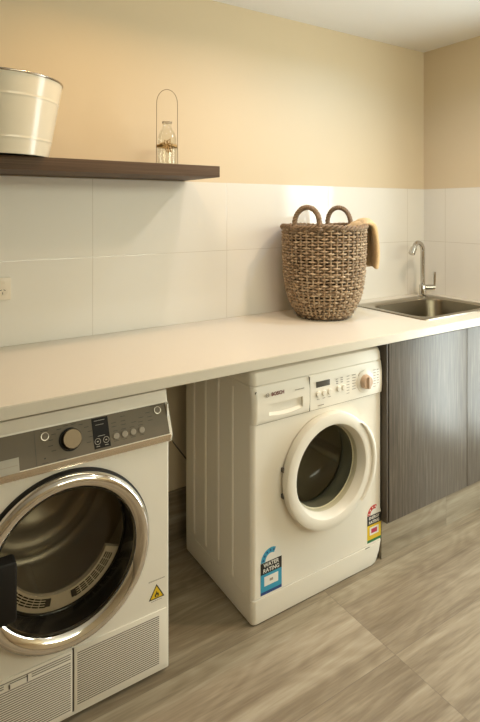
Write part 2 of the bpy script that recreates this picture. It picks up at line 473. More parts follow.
tag(wt, 'long cream stone worktop running over both laundry machines and the sink cupboard', 'worktop')

# ------------------------------------------------------------------ sink cupboard
cab = thing('base_cabinet', (-.49, -.30, 0), 'dark grey wood-grain base cabinet under the sink with two plain doors', 'cabinet')
b = B()
b.box(-.9755, -.969, -.590, -.03, .155, CB-.001); b.box(-.018, -.002, -.570, -.03, .16, CB-.001)
b.box(-.969, -.018, -.570, -.03, .150, .166); b.box(-.969, -.018, -.045, -.03, .166, CB-.001)
obj('carcass', b, M_cab_in, cab)
for x0, x1 in ((-.9665, -.4675), (-.4640, -.0030)):
    d = obj('door', B().box(x0, x1, -.593, -.574, .1565, CB-.010, .0012), M_cab, cab)
obj('kickboard', B().box(-.975, -.004, -.562, -.548, .001, .150), M_skirt, cab)

# ------------------------------------------------------------------ sink
sk = thing('kitchen_sink', (-.37, -.31, CT), 'square stainless steel sink set into the right end of the worktop', 'sink')
def loop(x0, x1, y0, y1, r, z): return [(x, y, z) for x, y in rrect(x0, x1, y0, y1, r, 10)]
b = B()
b.rings([loop(-.664, -.082, -.530, -.092, .022, CT+.0002), loop(-.663, -.083, -.529, -.093, .022, CT+.0045),
         loop(-.656, -.090, -.522, -.100, .020, CT+.006), loop(-.628, -.118, -.494, -.152, .075, CT+.0035),
         loop(-.622, -.124, -.488, -.158, .072, CT-.002)], cap0=False, cap1=False)
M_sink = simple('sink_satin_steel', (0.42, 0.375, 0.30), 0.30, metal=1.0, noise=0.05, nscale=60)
M_bowl = simple('sink_bowl_shaded_steel', (0.17, 0.145, 0.10), 0.30, metal=1.0, noise=0.05, nscale=60)  # rim steel darkened to stand in for dark reflections inside the bowl
obj('rim', b, M_sink, sk, sharp=60)
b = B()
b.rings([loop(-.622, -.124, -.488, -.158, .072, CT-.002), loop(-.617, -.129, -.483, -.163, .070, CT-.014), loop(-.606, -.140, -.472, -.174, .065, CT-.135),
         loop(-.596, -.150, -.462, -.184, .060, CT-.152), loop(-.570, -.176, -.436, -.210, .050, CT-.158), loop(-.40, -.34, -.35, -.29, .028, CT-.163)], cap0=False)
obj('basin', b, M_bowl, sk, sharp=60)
b = B(); b.lathe([(.002, CT-.159), (.030, CT-.159), (.038, CT-.161), (.042, CT-.1635)], (-.37, -.32), 'z', 32, cap1=False)
obj('drain', b, M_chrome, sk)

# ------------------------------------------------------------------ tap
M_tap = simple('tap_chrome', (0.55, 0.52, 0.47), 0.10, metal=1.0)
TX, TY = -.160, -.118
tp = thing('mixer_tap', (TX, TY, CT+.006), 'chrome mixer tap with bent spout and side lever behind the sink', 'tap')
z0 = CT+.004
b = B(); b.lathe([(.026, z0), (.026, z0+.004), (.019, z0+.006), (.0185, z0+.062), (.016, z0+.066), (.012, z0+.068)], (TX, TY), 'z', 32)
obj('body', b, M_tap, tp)
dirv = Vector((-.985, -.17, 0)).normalized()
pts = [Vector((TX, TY, z0+.060)), Vector((TX, TY, 1.152))]
for k in range(1, 9):
    a = math.radians(150)*k/8
    pts.append(Vector((TX, TY, 1.152)) + dirv*(.050*(1-math.cos(a))) + Vector((0, 0, .050*math.sin(a))))
e = pts[-1]; dd = (pts[-1]-pts[-2]).normalized()
pts2 = pts + [e+dd*.02]
b = B(); b.tube(pts2, .0125, 16)
obj('spout', b, M_tap, tp, sharp=60)
b = B(); b.tube([e+dd*.000, e+dd*.004, e+dd*.040, e+dd*.042], [.0130, .0175, .0175, .0150], 16)
obj('spray_head', b, M_tap, tp)
side_d = Vector((.841, -.541, 0))
zc = z0+.050
b = B(); b.tube([Vector((TX, TY, zc))+side_d*.012, Vector((TX, TY, zc))+side_d*.064, Vector((TX, TY, zc))+side_d*.067], [.0155, .0155, .012], 20)
obj('lever_hub', b, M_tap, tp)
q = Vector((TX, TY, zc))+side_d*.062
b = B(); b.tube([q+Vector((0, 0, .008)), q+Vector((0, 0, .02))+side_d*.003, q+Vector((0, 0, .085))+side_d*.004], [.008, .0062, .0068], 10)
obj('lever', b, M_tap, tp)

# ------------------------------------------------------------------ washing machine
WX, WR, WF = -1.597, -.9790, -.567
wm = thing('washing_machine', ((WX+WR)/2, -.33, 0), 'white front-loading washing machine beside the dark cabinet, under the worktop', 'washing machine')
WBX = (WX+WR)/2
DCX, DCZ = -1.272, .446
def shell(x0, x1, yb, yf, r, z0, z1, n=6):
    """open plan outline: back-left -> front-left corner ... -> back-right"""
    pts = [(x0, yb)]
    for k in range(n+1):
        a = PI + PI/2*k/n; pts.append((x0+r+r*math.cos(a), yf+r+r*math.sin(a)))
    for k in range(n+1):
        a = 1.5*PI + PI/2*k/n; pts.append((x1-r+r*math.cos(a), yf+r+r*math.sin(a)))
    pts.append((x1, yb)); return pts
rc = .016
out = shell(WX, WR, -.094, WF, rc, 0, 0)
b = B()
nfl = 1+6   # index of last point of left corner arc
for pts in (out[:nfl+1], out[nfl+1:]):
    b.rings([[(x, y, .085) for x, y in pts], [(x, y, .792) for x, y in pts]], closed_u=False)
plate_hole(b, WX+rc, WR-rc, .085, .792, DCX, DCZ, .160, WF)
b.rings([[(WX, -.094, z) for z in (.085, .792)], [(WR, -.094, z) for z in (.085, .792)]], closed_u=False)
b.face([(x, y, .792) for x, y in out])
# pressed ribs in the side panel
for y in (-.165, -.258, -.352, -.451):
    b.tube([(WX+.003, y, .105), (WX-.0005, y, .125), (WX-.0005, y, .745), (WX+.003, y, .765)], .0055, 8)
b.face([(WX, -.094, .085), (WR, -.094, .085), (WR, -.094, .792), (WX, -.094, .792)])
obj('casing', b, M_white, wm)
# plinth with drawn-in front corners
b = B()
def plinth(z, ins, r):
    x0, x1, y0 = WX+ins*.12, WR-ins, WF-.004+ins*.1
    pts = [(x0, -.094, z)]; rl = .017
    for k in range(9): a = PI+PI/2*k/8; pts.append((x0+rl+rl*math.cos(a), y0+rl+rl*math.sin(a), z))
    for k in range(9): a = 1.5*PI+PI/2*k/8; pts.append((x1-r+r*math.cos(a), y0+r+r*math.sin(a), z))
    return pts + [(x1, -.094, z)]
b.rings([plinth(.005, .020, .045), plinth(.010, .013, .038), plinth(.045, .005, .026), plinth(.0835, .001, .017)])
obj('plinth_panel', b, M_white, wm)
b = B(); b.box(-1.075, -1.052, WF-.0050, WF-.0035, .0800, .0822)
obj('flap_notch', b, M_seam, wm)
for x in (WX+.06, WR-.06):
    for y in (-.52, -.15):
        b = B(); b.lathe([(.024, 0), (.024, .0045)], (x, y), 'z', 20); obj('foot', b, M_blackm, wm)
# top
b = B()
lid = lambda z, ins: [(x, y, z) for x, y in shell(WX-.001+ins, WR+.001-ins, -.094, WF-.004+ins*2.2, .022, 0, 0)]
b.rings([lid(.7935, .001), lid(.7955, 0), lid(.822, .001), lid(.836, .004), lid(.8435, .010), lid(.846, .020)])
obj('lid', b, M_white2, wm)
# fascia (right of the drawer) and the detergent drawer with its scooped grip
FPROF = ((.6655, -.002), (.668, -.006), (.70, -.009), (.75, -.009), (.785, -.004), (.7905, -.001))
SX = -1.353
b = B(); L = []
for z, y in FPROF:
    x1, yy, r = WR+.002, WF+y, .018
    L.append([(SX, WF+.05, z), (SX, yy, z)] + [(x1-r+r*math.cos(1.5*PI+PI/2*k/6), yy+r+r*math.sin(1.5*PI+PI/2*k/6), z) for k in range(7)] + [(x1, WF+.05, z)])
b.rings(L)
fa = obj('control_panel', b, M_white2, wm)
FY = WF-.0092   # fascia face
obj('panel_seam', B().box(SX-.0018, SX, FY+.0012, FY+.02, .669, .788), M_seam, wm)
obj('lower_seam', B().box(WX+.02, WR-.016, WF-.0012, WF, .6635, .6655), M_ink, wm)
gx0, gx1, top, bot = -1.531, -1.386, .7275, .690
hcx, hcz = (gx0+gx1)/2, (top+bot)/2
DX0, DX1, DZ0, DZ1 = WX+.018, SX-.0018, .6662, .7900
b = B()
an = sorted([2*PI*k/72 for k in range(72)] + [math.atan2(z-hcz, x-hcx) % (2*PI) for x in (gx0, gx1) for z in (bot, top)] + [math.atan2(z-hcz, x-hcx) % (2*PI) for x in (DX0, DX1) for z in (DZ0, DZ1)])
def ray(a, x0, x1, z0, z1):
    dx, dz = math.cos(a), math.sin(a); t = 1e9
    if dx > 1e-9: t = min(t, (x1-hcx)/dx)
    if dx < -1e-9: t = min(t, (x0-hcx)/dx)
    if dz > 1e-9: t = min(t, (z1-hcz)/dz)
    if dz < -1e-9: t = min(t, (z0-hcz)/dz)
    return hcx+dx*t, hcz+dz*t
def fy(z):
    for (z0, y0), (z1, y1) in zip(FPROF, FPROF[1:]):
        if z <= z1: return WF+y0+(y1-y0)*(z-z0)/(z1-z0)
    return WF-.001
outer = [ray(a, DX0, DX1, DZ0, DZ1) for a in an]
inner = []
for a in an:
    x, z = ray(a, gx0, gx1, bot, top)
    if z < hcz: z -= .007*math.sin(PI*(x-gx0)/(gx1-gx0))*(hcz-z)/(hcz-bot)
    inner.append((x, z))
mid = [[(o[0]+(i_[0]-o[0])*u, o[1]+(i_[1]-o[1])*u) for o, i_ in zip(outer, inner)] for u in (0, .3, .6, .85, 1)]
loops = [[(x, fy(z), z) for x, z in m_] for m_ in mid]
loops.append([(hcx+(x-hcx)*.99, fy(z)+.0025, hcz+(z-hcz)*.965) for x, z in inner])
loops.append([(hcx+(x-hcx)*.955, FY+.020, max(z, top-.016) if z < top-.003 else z-.001) for x, z in inner])
b.rings(loops, cap0=False)
L = []
for z, y in FPROF:
    x0, yy, r = WX+.0005, WF+y, .018
    L.append([(x0, WF+.05, z)] + [(x0+r+r*math.cos(PI+PI/2*k/6), yy+r+r*math.sin(PI+PI/2*k/6), z) for k in range(7)])
b.rings(L, closed_u=False)
b.face([(WX+.02, WF+.001, .7902), (SX-.002, WF+.001, .7902), (SX-.002, WF+.05, .7902), (WX+.02, WF+.05, .7902)])
dr = obj('detergent_drawer', b, M_white2, wm, sharp=45)
# wording and the maker's emblem on the drawer
text('maker_name', 'BOSCH', .0165, M_logo_red, wm, front(-1.497, FY-.0022, .7600, 1.0), .0006)
b = B(); ring = [(-1.5395+.0062*math.cos(2*PI*k/24), FY-.0020, .760+.0062*math.sin(2*PI*k/24)) for k in range(24)]
b.tube(ring, .0009, 6, closed=True); b.box(-1.5425, -1.5410, FY-.0024, FY-.0016, .7560, .7640); b.box(-1.5380, -1.5365, FY-.0024, FY-.0016, .7560, .7640); b.box(-1.5410, -1.5380, FY-.0024, FY-.0016, .7594, .7606)
obj('maker_emblem', b, M_ink, wm)
b = B()
for k in range(7): b.box(-1.421+k*.0058, -1.4170+k*.0058, FY-.0020, FY-.0014, .7545, .7580)
obj('model_marking', b, M_ink, wm)
b = B(); b.lathe([(.0001, -.5722), (.0042, -.5722), (.0042, -.5680)], (-1.5825, .7725), 'y', 16); obj('screw_cap', b, M_seam, wm)
# display, buttons, dial, print
obj('display', B().box(-1.325, -1.261, FY-.0012, FY+.002, .7455, .7655, .0005), M_lcd, wm)
for x in (-1.316, -1.289, -1.262, -1.218, -1.193):
    b = B(); b.lathe([(.0105, FY+.001), (.0105, FY-.003), (.009, FY-.0055), (.0001, FY-.006)], (x, .7215 if x < -1.23 else .7235), 'y', 24)
    obj('push_button', b, M_white2, wm)
b = B(); b.lathe([(.043, FY+.001), (.043, FY-.001), (.041, FY-.0018), (.0001, FY-.0018)], (-1.082, .7265), 'y', 40); obj('dial_plate', b, M_white2, wm)
dl = None
b = B(); b.lathe([(.027, FY), (.027, FY-.006), (.024, FY-.018), (.022, FY-.020), (.0001, FY-.020)], (-1.082, .7265), 'y', 32)
dl = obj('programme_dial', b, M_pink, wm)
b = B(); b.box(-1.0885, -1.0755, FY-.027, FY-.016, .7040, .7490, .003)
obj('dial_grip', b, M_pink, dl)
for cols in (((7, -1.170, .013), (6, -1.140, .017)), ((7, -1.030, .012), (6, -1.012, .010))):
    b = B()
    for n_, x, w in cols:
        for k in range(n_):
            z = .760-.0105*k
            b.box(x-w/2, x+w/2, FY-.0007, FY+.0005, z, z+.0022)
    obj('programme_list', b, M_ink, wm)
b = B()
for x, z in ((-1.225, .750), (-1.202, .752), (-1.225, .742), (-1.202, .744), (-1.225, .758), (-1.202, .760)):
    b.box(x-.005, x+.005, FY-.0007, FY+.0005, z, z+.003)
obj('option_print', b, M_ink, wm); b = B()
for x in (-1.316, -1.289, -1.262): b.box(x-.006, x+.006, FY-.0007, FY+.0005, .7020, .7040)
obj('button_print', b, M_ink, wm); b = B()
b.box(-1.318, -1.290, FY-.0007, FY+.0005, .6785, .6815)
obj('series_print', b, M_ink, wm); b = B()
for k in range(9):
    a = PI*(.25+.5*k/8); b.box(-1.082+.046*math.cos(a)-.002, -1.082+.046*math.cos(a)+.002, FY-.0007, FY+.0005, .7265+.046*math.sin(a)*.85, .7265+.046*math.sin(a)*.85+.002)
obj('dial_scale', b, M_ink, wm)
# porthole door
b = B()
b.lathe([(.199, WF-.001), (.206, WF-.012), (.2065, WF-.022), (.2055, WF-.031), (.2035, WF-.0355), (.1990, WF-.0375), (.184, WF-.0385), (.170, WF-.0385), (.1660, WF-.0372), (.1632, WF-.0330), (.1580, WF-.020), (.1530, WF-.008), (.1500, WF+.012), (.147, WF+.014)], (DCX, DCZ), 'y', 96, cap0=False, cap1=False)
pd = obj('porthole_door', b, M_white2, wm, sharp=38)
b = B()
b.lathe([(.1525, WF-.006), (.1490, WF+.002), (.142, WF+.020), (.129, WF+.055), (.112, WF+.092), (.092, WF+.114), (.060, WF+.123), (.0001, WF+.126)], (DCX, DCZ), 'y', 80, cap0=False)
obj('glass_bowl', b, M_glass_w, pd, sharp=80)
# bulged handle on the right of the door
b = B(); L = []
for k in range(25):
    a = math.radians(-46+92*k/24); e_ = math.sin(PI*k/24)**.5
    r1 = .197; r2 = .204+.026*e_
    lp = []
    for rr, yy in ((r1, -.041), (r1+.004, -.045*1), ((r1+r2)/2, -.043-.004*e_), (r2-.004, -.034), (r2, -.022), (r2-.002, -.003), (r1, -.002)):
        lp.append((DCX+rr*math.cos(a), WF+yy, DCZ+rr*math.sin(a)))
    L.append(lp)
b.rings(L); obj('door_handle', b, M_white2, pd, sharp=60)
for z in (DCZ+.045, DCZ-.045):
    a = math.asin((z-DCZ)/.206)
    x = DCX-.206*math.cos(a)
    obj('hinge', B().box(x-.003, x+.004, WF-.013, WF, z-.007, z+.007, .001), M_seam, wm)
# gasket and drum
b = B(); b.lathe([(.160, WF), (.158, WF+.03), (.149, WF+.05), (.152, WF+.075), (.156, WF+.082), (.20, WF+.085)], (DCX, DCZ), 'y', 64, cap0=False, cap1=False)
obj('door_gasket', b, M_rubber, wm, sharp=60)
b = B()
pr = [(.160, WF+.090), (.168, WF+.094), (.215, WF+.110), (.232, WF+.13)]
for k in range(8): pr += [(.233, WF+.14+.025*k), (.230, WF+.15+.025*k)]
pr += [(.225, WF+.37), (.19, WF+.385), (.16, WF+.38), (.12, WF+.372), (.115, WF+.366), (.07, WF+.366), (.06, WF+.375), (.0001, WF+.376)]
b.lathe(pr, (DCX, DCZ), 'y', 64, cap0=False)
dm = obj('drum', b, M_drum, wm, sharp=60)
for k in range(3):
    a = math.radians(100+120*k); c, s_ = math.cos(a), math.sin(a); tx, tz = -s_, c
    b = B()
    L = []
    for yy, h in ((WF+.12, .010), (WF+.15, .045), (WF+.33, .045), (WF+.365, .010)):
        L.append([(DCX+(.233-hh)*c+w*tx, yy, DCZ+(.233-hh)*s_+w*tz) for w, hh in ((-.030, 0), (-.012, h*.9), (0, h), (.012, h*.9), (.030, 0))])
    b.rings(L); obj('drum_paddle', b, M_drum, dm, sharp=50)

def star(cx, cz, r, y):
    pts = []
    for k in range(10):
        a = PI/2+PI*k/5; q = r if k % 2 == 0 else r*.45
        pts.append((cx+q*math.cos(a), y, cz+q*math.sin(a)))
    return pts
def arc_poly(cx, cz, r0, r1, a0, a1, n=20):
    A = [math.radians(a0+(a1-a0)*k/n) for k in range(n+1)]
    return [(cx+r1*math.cos(a), cz+r1*math.sin(a)) for a in A] + [(cx+r0*math.cos(a), cz+r0*math.sin(a)) for a in reversed(A)]
P3 = lambda u, v, d: (u, d, v)
# water rating label
y = WF
def rating(name, cx, w, zb, zb1, zt, main, foot, ringmat, nstar, ring_end, words, boxcol):
    h = w/2
    backing = [(cx-h, zb), (cx+h, zb)] + [(cx+h*math.cos(PI*k/24), zt+h*1.0*math.sin(PI*k/24)) for k in range(25)]
    b = B(); b.prism(backing, P3, y-.0003, y-.0001); lab = obj(name, b, M_lwhite, wm)
    lab['label'] = words
    b = B(); b.prism([(cx-h, zb+.010), (cx+h, zb+.010), (cx+h, zb1), (cx-h, zb1)], P3, y-.0006, y-.0003); obj('colour_field', b, main, lab)
    b = B(); b.prism([(cx-h, zb), (cx+h, zb), (cx+h, zb+.010), (cx-h, zb+.010)], P3, y-.0006, y-.0003); obj('foot_stripe', b, foot, lab)
    b = B(); b.prism([(cx-h, zb1), (cx+h, zb1), (cx+h, zt), (cx-h, zt)], P3, y-.0006, y-.0003); obj('title_band', b, M_lblack, lab)
    b = B(); b.prism(arc_poly(cx, zt+.001, h*.56, h*.97, 180, ring_end), P3, y-.0006, y-.0003); obj('star_arc', b, ringmat, lab)
    b = B()
    for k in range(nstar):
        a = math.radians(168-(168-ring_end-10)*k/(nstar-1))
        b.face(star(cx+h*.77*math.cos(a), zt+.001+h*.77*math.sin(a), h*.13, y-.0008))
    obj('rating_star', b, boxcol, lab)
    z0 = zb+.010+(zb1-zb-.010)*.30; z1 = zb+.010+(zb1-zb-.010)*.84
    b = B(); b.prism([(cx-h*.66, z0), (cx+h*.66, z0), (cx+h*.66, z1), (cx-h*.66, z1)], P3, y-.0009, y-.0006); obj('value_box', b, M_lwhite, lab)
    return lab, z0, z1
lab, z0, z1 = rating('water_rating_label', -1.517, .088, .090, .158, .197, M_blue, M_navy, M_blue, 5, 62, 'blue and black water rating label', M_navy)
text('title_text', 'WATER', .0185, M_lwhite, lab, front(-1.517, y-.0008, .1865), .0003)
text('title_text', 'RATING', .0185, M_lwhite, lab, front(-1.517, y-.0008, .1685), .0003)
b = B(); b.prism([(-1.524, (z0+z1)/2-.004), (-1.510, (z0+z1)/2-.004), (-1.510, (z0+z1)/2+.004), (-1.524, (z0+z1)/2+.004)], P3, y-.0011, y-.0009); obj('value_mark', b, M_ink, lab)
lab, z0, z1 = rating('energy_rating_label', -1.023, .074, .094, .160, .197, M_yellow, M_green, M_red, 4, 66, 'red, black and yellow energy rating label', M_lwhite)
text('title_text', 'ENERGY', .0155, M_lwhite, lab, front(-1.023, y-.0008, .1865), .0003)
text('title_text', 'RATING', .0155, M_lwhite, lab, front(-1.023, y-.0008, .1695), .0003)
zm = (z0+z1)/2
b = B(); b.prism([(-1.039, zm-.0085), (-1.007, zm-.0085), (-1.007, zm+.0085), (-1.039, zm+.0085)], P3, y-.0011, y-.0009); obj('value_mark', b, simple('label_magenta', (.50, .03, .09), .4), lab)

# ------------------------------------------------------------------ tumble dryer
TXL, TXR, TF = -2.495, -1.895, -.567
td = thing('tumble_dryer', (-2.195, -.33, 0), 'white tumble dryer with chrome-ringed round door at the left, under the worktop', 'dryer')
RCX, RCZ = -2.195, .450
b = B()
out = shell(TXL, TXR, -.03, TF, .006, 0, 0, 4)
nfl = 5
for pts in (out[:nfl+1], out[nfl+1:]):
    b.rings([[(x, yy, .016) for x, yy in pts], [(x, yy, .800) for x, yy in pts]], closed_u=False)
plate_hole(b, TXL+.006, TXR-.006, .016, .690, RCX, RCZ, .200, TF)
b.rings([[(TXL, -.03, z) for z in (.016, .800)], [(TXR, -.03, z) for z in (.016, .800)]], closed_u=False)
b.face([(x, yy, .016) for x, yy in out][::-1])
b.face([(TXL, -.03, .016), (TXR, -.03, .016), (TXR, -.03, .800), (TXL, -.03, .800)])
obj('casing', b, M_white, td)
for x in (TXL+.06, TXR-.06):
    for yy in (-.52, -.1):
        b = B(); b.lathe([(.024, 0), (.024, .010), (.012, .012), (.012, .03)], (x, yy), 'z', 20); obj('foot', b, M_blackm, td)
obj('lid', B().box(TXL-.001, TXR+.001, -.548, -.03, .802, .838, .004), M_white2, td)
# control housing: slanted moulding, white edge all round
A_, B_ = (-.548, .803), (-.586, .717)
prof = [(-.50, .836), (-.532, .836), (-.541, .828), (-.5465, .806), (-.5855, .718), (-.5860, .712), (-.580, .694), (-.566, .690), (-.50, .690)]
b = B(); b.rings([[(x, yy, z) for yy, z in prof] for x in (TXL-.002, TXR+.003)])
ch = obj('control_housing', b, M_white2, td)
sd = Vector((0, A_[0]-B_[0], A_[1]-B_[1])).normalized()            # up the slope
nr = Vector((0, -sd.z, sd.y))                                      # out of the slope
def SP(x, t, d=0): 
    v = Vector((x, B_[0], B_[1])) + sd*t + nr*d
    return v
def splate(b, x0, x1, t0, t1, d0, d1):
    b.rings([[SP(x0,t0,d), SP(x1,t0,d), SP(x1,t1,d), SP(x0,t1,d)] for d in (d0, d1)])
b = B(); splate(b, TXL+.004, TXR-.006, .002, .0905, -.003, .0012)
fp = obj('control_panel', b, M_silver, td)
b = B(); splate(b, -2.2765, -2.2750, .002, .0905, .0011, .0015); obj('panel_seam', b, M_seam, td)
b = B(); b.rings([[(x, -.5870, .7165), (x, -.5868, .7110), (x, -.5812, .6955), (x, -.5790, .6965), (x, -.584, .7165)] for x in (TXL+.004, TXR-.002)])
obj('metal_strip', b, M_strip, td)
# water-tank drawer pull (left)
b = B(); splate(b, -2.40, -2.317, -.0005, .0350, .0010, .0028); hp = obj('drawer_pull', b, simple('pull_grey_plastic', (.43, .40, .33), .5, spec=.2), td)
b = B(); splate(b, -2.395, -2.321, .016, .0175, .0028, .0034); obj('pull_line', b, M_ink, hp)
# dial
def sdisc(b, x, t, prof, seg=32):
    L = []
    for r, d in prof: L.append([SP(x+max(r,1e-5)*math.cos(2*PI*k/seg), t+max(r,1e-5)*math.sin(2*PI*k/seg), d) for k in range(seg)])
    b.rings(L)
b = B(); sdisc(b, -2.186, .0490, [(.0295, .0005), (.0295, .003), (.0285, .0045), (.0001, .0045)]); obj('dial_base', b, M_blackm, td)
b = B(); sdisc(b, -2.184, .0490, [(.0255, .003), (.0255, .018), (.0235, .021), (.0225, .021), (.0001, .0208)], 40); obj('programme_dial', b, M_knob, td)
# display
b = B(); splate(b, -2.125, -2.079, .0085, .0880, .0010, .0016); ds = obj('display', b, simple('display_black', (.014, .011, .009), .5, spec=.15), td)
M_pale = simple('display_pale_ink', (.42, .38, .31), .5)
b = B()
for x in (-2.114, -2.090):
    ringp = [SP(x+.0078*math.cos(2*PI*k/24), .0270+.0078*math.sin(2*PI*k/24), .002) for k in range(24)]
    b.tube(ringp, .0008, 6, closed=True); splate(b, x-.0025, x+.0025, .0255, .0285, .0016, .0020)
    splate(b, x-.005, x+.005, .0135, .0150, .0016, .0020)
    obj('display_icon', b, M_pale, ds); b = B()
splate(b, -2.112, -2.092, .0395, .0408, .0016, .0020); obj('display_text', b, M_pale, ds); b = B(); splate(b, -2.115, -2.092, .0690, .0700, .0016, .0020); splate(b, -2.118, -2.088, .0800, .0812, .0016, .0020)
obj('display_text', b, M_pale, ds)
# buttons and print
for x in (-2.061, -2.036, -2.011, -1.985):
    b = B(); sdisc(b, x, .0300, [(.0088, .0008), (.0088, .003), (.0075, .0042), (.0001, .0044)], 24); obj('push_button', b, simple('button_grey', (.33, .29, .23), .5, spec=.2), td)
for x, t_ in ((-2.250, .0700), (-1.929, .0735)):
    b = B(); sdisc(b, x, t_, [(.0100, .0008), (.0100, .0030), (.0085, .0034), (.0001, .0034)], 28); pb = obj('power_button', b, simple('button_metal', (.20, .17, .13), .5, spec=.2), td)
    b = B(); b.tube([SP(x+.0095*math.cos(2*PI*k/28), t_+.0095*math.sin(2*PI*k/28), .0034) for k in range(28)], .0010, 6, closed=True); obj('button_ring', b, simple('pale_ring', (.62, .56, .47), .3, .7), pb)
b = B()
for k in range(12):
    a = math.radians(-30+240*k/11)
    r = .043
    x, t_ = -2.184+r*1.25*math.cos(a), .049+r*.86*math.sin(a)
    splate(b, x-.006, x+.006, t_-.0008, t_+.0008, .0011, .0016)
M_dink = simple('panel_dark_ink', (.05, .042, .032), .7)
obj('dial_scale', b, M_dink, fp); b = B()
for q in ((-2.260, -2.240, .0835, .0850), (-2.262, -2.246, .0050, .0062), (-2.225, -2.200, .0045, .0058), (-2.256, -2.252, .0150, .0185)):
    b = B(); splate(b, *q, .0011, .0016); obj('power_print', b, M_dink, fp)
b = B()
for x in (-2.061, -2.036, -2.011, -1.985):
    splate(b, x-.008, x+.006, .0165, .0178, .0011, .0016)
obj('button_print', b, M_dink, fp); b = B()
for x in (-2.061, -2.036, -2.011, -1.985): splate(b, x-.008, x+.006, .0435, .0447, .0011, .0016)
obj('button_heading', b, M_dink, fp); b = B()
for x, t_ in ((-2.064, .055), (-2.064, .065), (-2.036, .055), (-2.036, .065), (-2.036, .077), (-2.005, .055), (-1.985, .052), (-1.982, .063), (-1.955, .060), (-1.955, .050), (-1.960, .072)):
    splate(b, x-.007, x+.007, t_, t_+.0013, .0011, .0016)
obj('option_print', b, M_dink, fp); b = B()
splate(b, -1.950, -1.912, .0865, .0880, .0011, .0016)
obj('start_print', b, M_dink, fp)
# round door: chrome ring, dark tunnel, window
b = B()
b.lathe([(.226, TF-.001), (.2285, TF-.012), (.2275, TF-.024), (.2220, TF-.034), (.2130, TF-.0385), (.2030, TF-.036), (.1900, TF-.027), (.1850, TF-.020), (.1850, TF-.010)], (RCX, RCZ), 'y', 128, cap0=False, cap1=False)
cr = obj('chrome_door_ring', b, M_chrome, td, sharp=60)
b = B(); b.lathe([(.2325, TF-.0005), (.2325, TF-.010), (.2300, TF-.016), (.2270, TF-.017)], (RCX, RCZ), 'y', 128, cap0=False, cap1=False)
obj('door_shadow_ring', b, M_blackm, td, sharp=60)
b = B(); b.lathe([(.1860, TF-.018), (.1865, TF-.010), (.1875, TF+.060), (.1850, TF+.064), (.1800, TF+.065)], (RCX, RCZ), 'y', 96, cap0=False, cap1=False)
dt = obj('door_tunnel', b, M_black, td, sharp=60)
b = B(); b.lathe([(.1870, TF+.058), (.1850, TF+.056), (.12, TF+.051), (.0001, TF+.048)], (RCX, RCZ), 'y', 80, cap0=False)
obj('door_window', b, M_glass_d, td, sharp=80)
# black pull at the left side of the ring
b = B()
hp_ = [(x, z) for x, z in rrect(-2.436, -2.327, .358, .508, .010, 5)]
b.rings([[(x, TF-.004, z) for x, z in hp_], [(x, TF-.040, z) for x, z in hp_], [(RCX-.1865 + (x+2.3815)*.94-.0, TF-.0435, .433+(z-.433)*.94) for x, z in hp_]])
obj('door_handle', b, M_blackm, td, sharp=40)
# inside: lint filter bridge, drum
b = B()
ap = arc_poly(RCX, RCZ, .140, .186, 205, 338, 40)
b.prism(ap, P3, TF+.068, TF+.082)
lf = obj('lint_filter', b, M_lint, td, sharp=40)
M_slot = simple('filter_dark_slot', (.03, .022, .014), .9, spec=.05)
for rng_ in (range(208, 254, 7), range(284, 330, 7)):
    b = B()
    for a0 in rng_:
        for r in (.148, .1545, .161, .1675):
            b.prism(arc_poly(RCX, RCZ, r-.0016, r+.0016, a0, a0+6.0, 4), P3, TF+.0672, TF+.0682)
    obj('filter_slots', b, M_slot, lf)
for a0 in (255, 281):
    b = B(); b.prism(arc_poly(RCX, RCZ, .146, .166, a0, a0+5, 4), P3, TF+.0650, TF+.0682); obj('filter_clip', b, simple('filter_clip_dark', (.085, .065, .045), .5), lf)
b = B()
pr = [(.187, TF+.066), (.189, TF+.088), (.192, TF+.092), (.210, TF+.10), (.255, TF+.115), (.262, TF+.125), (.258, TF+.135), (.264, TF+.16), (.264, TF+.24), (.258, TF+.25), (.264, TF+.26), (.264, TF+.40), (.255, TF+.425), (.235, TF+.430), (.230, TF+.424), (.195, TF+.424), (.190, TF+.430), (.150, TF+.430), (.146, TF+.422), (.110, TF+.422), (.106, TF+.428), (.0001, TF+.428)]
b.lathe(pr, (RCX, RCZ), 'y', 80, cap0=False)
M_drum2 = simple('dryer_drum_steel', (0.58, 0.52, 0.42), 0.38, metal=0.55)
dm = obj('drum', b, M_drum2, td, sharp=60)
for k in range(3):
    a = math.radians(20+120*k); c, s_ = math.cos(a), math.sin(a); tx, tz = -s_, c
    b = B(); L = []
    for yy, h in ((TF+.13, .008), (TF+.17, .050), (TF+.36, .050), (TF+.42, .008)):
        L.append([(RCX+(.262-hh)*c+w*tx, yy, RCZ+(.262-hh)*s_+w*tz) for w, hh in ((-.035, 0), (-.013, h*.9), (0, h), (.013, h*.9), (.035, 0))])
    b.rings(L); obj('drum_paddle', b, M_drum2, dm, sharp=50)
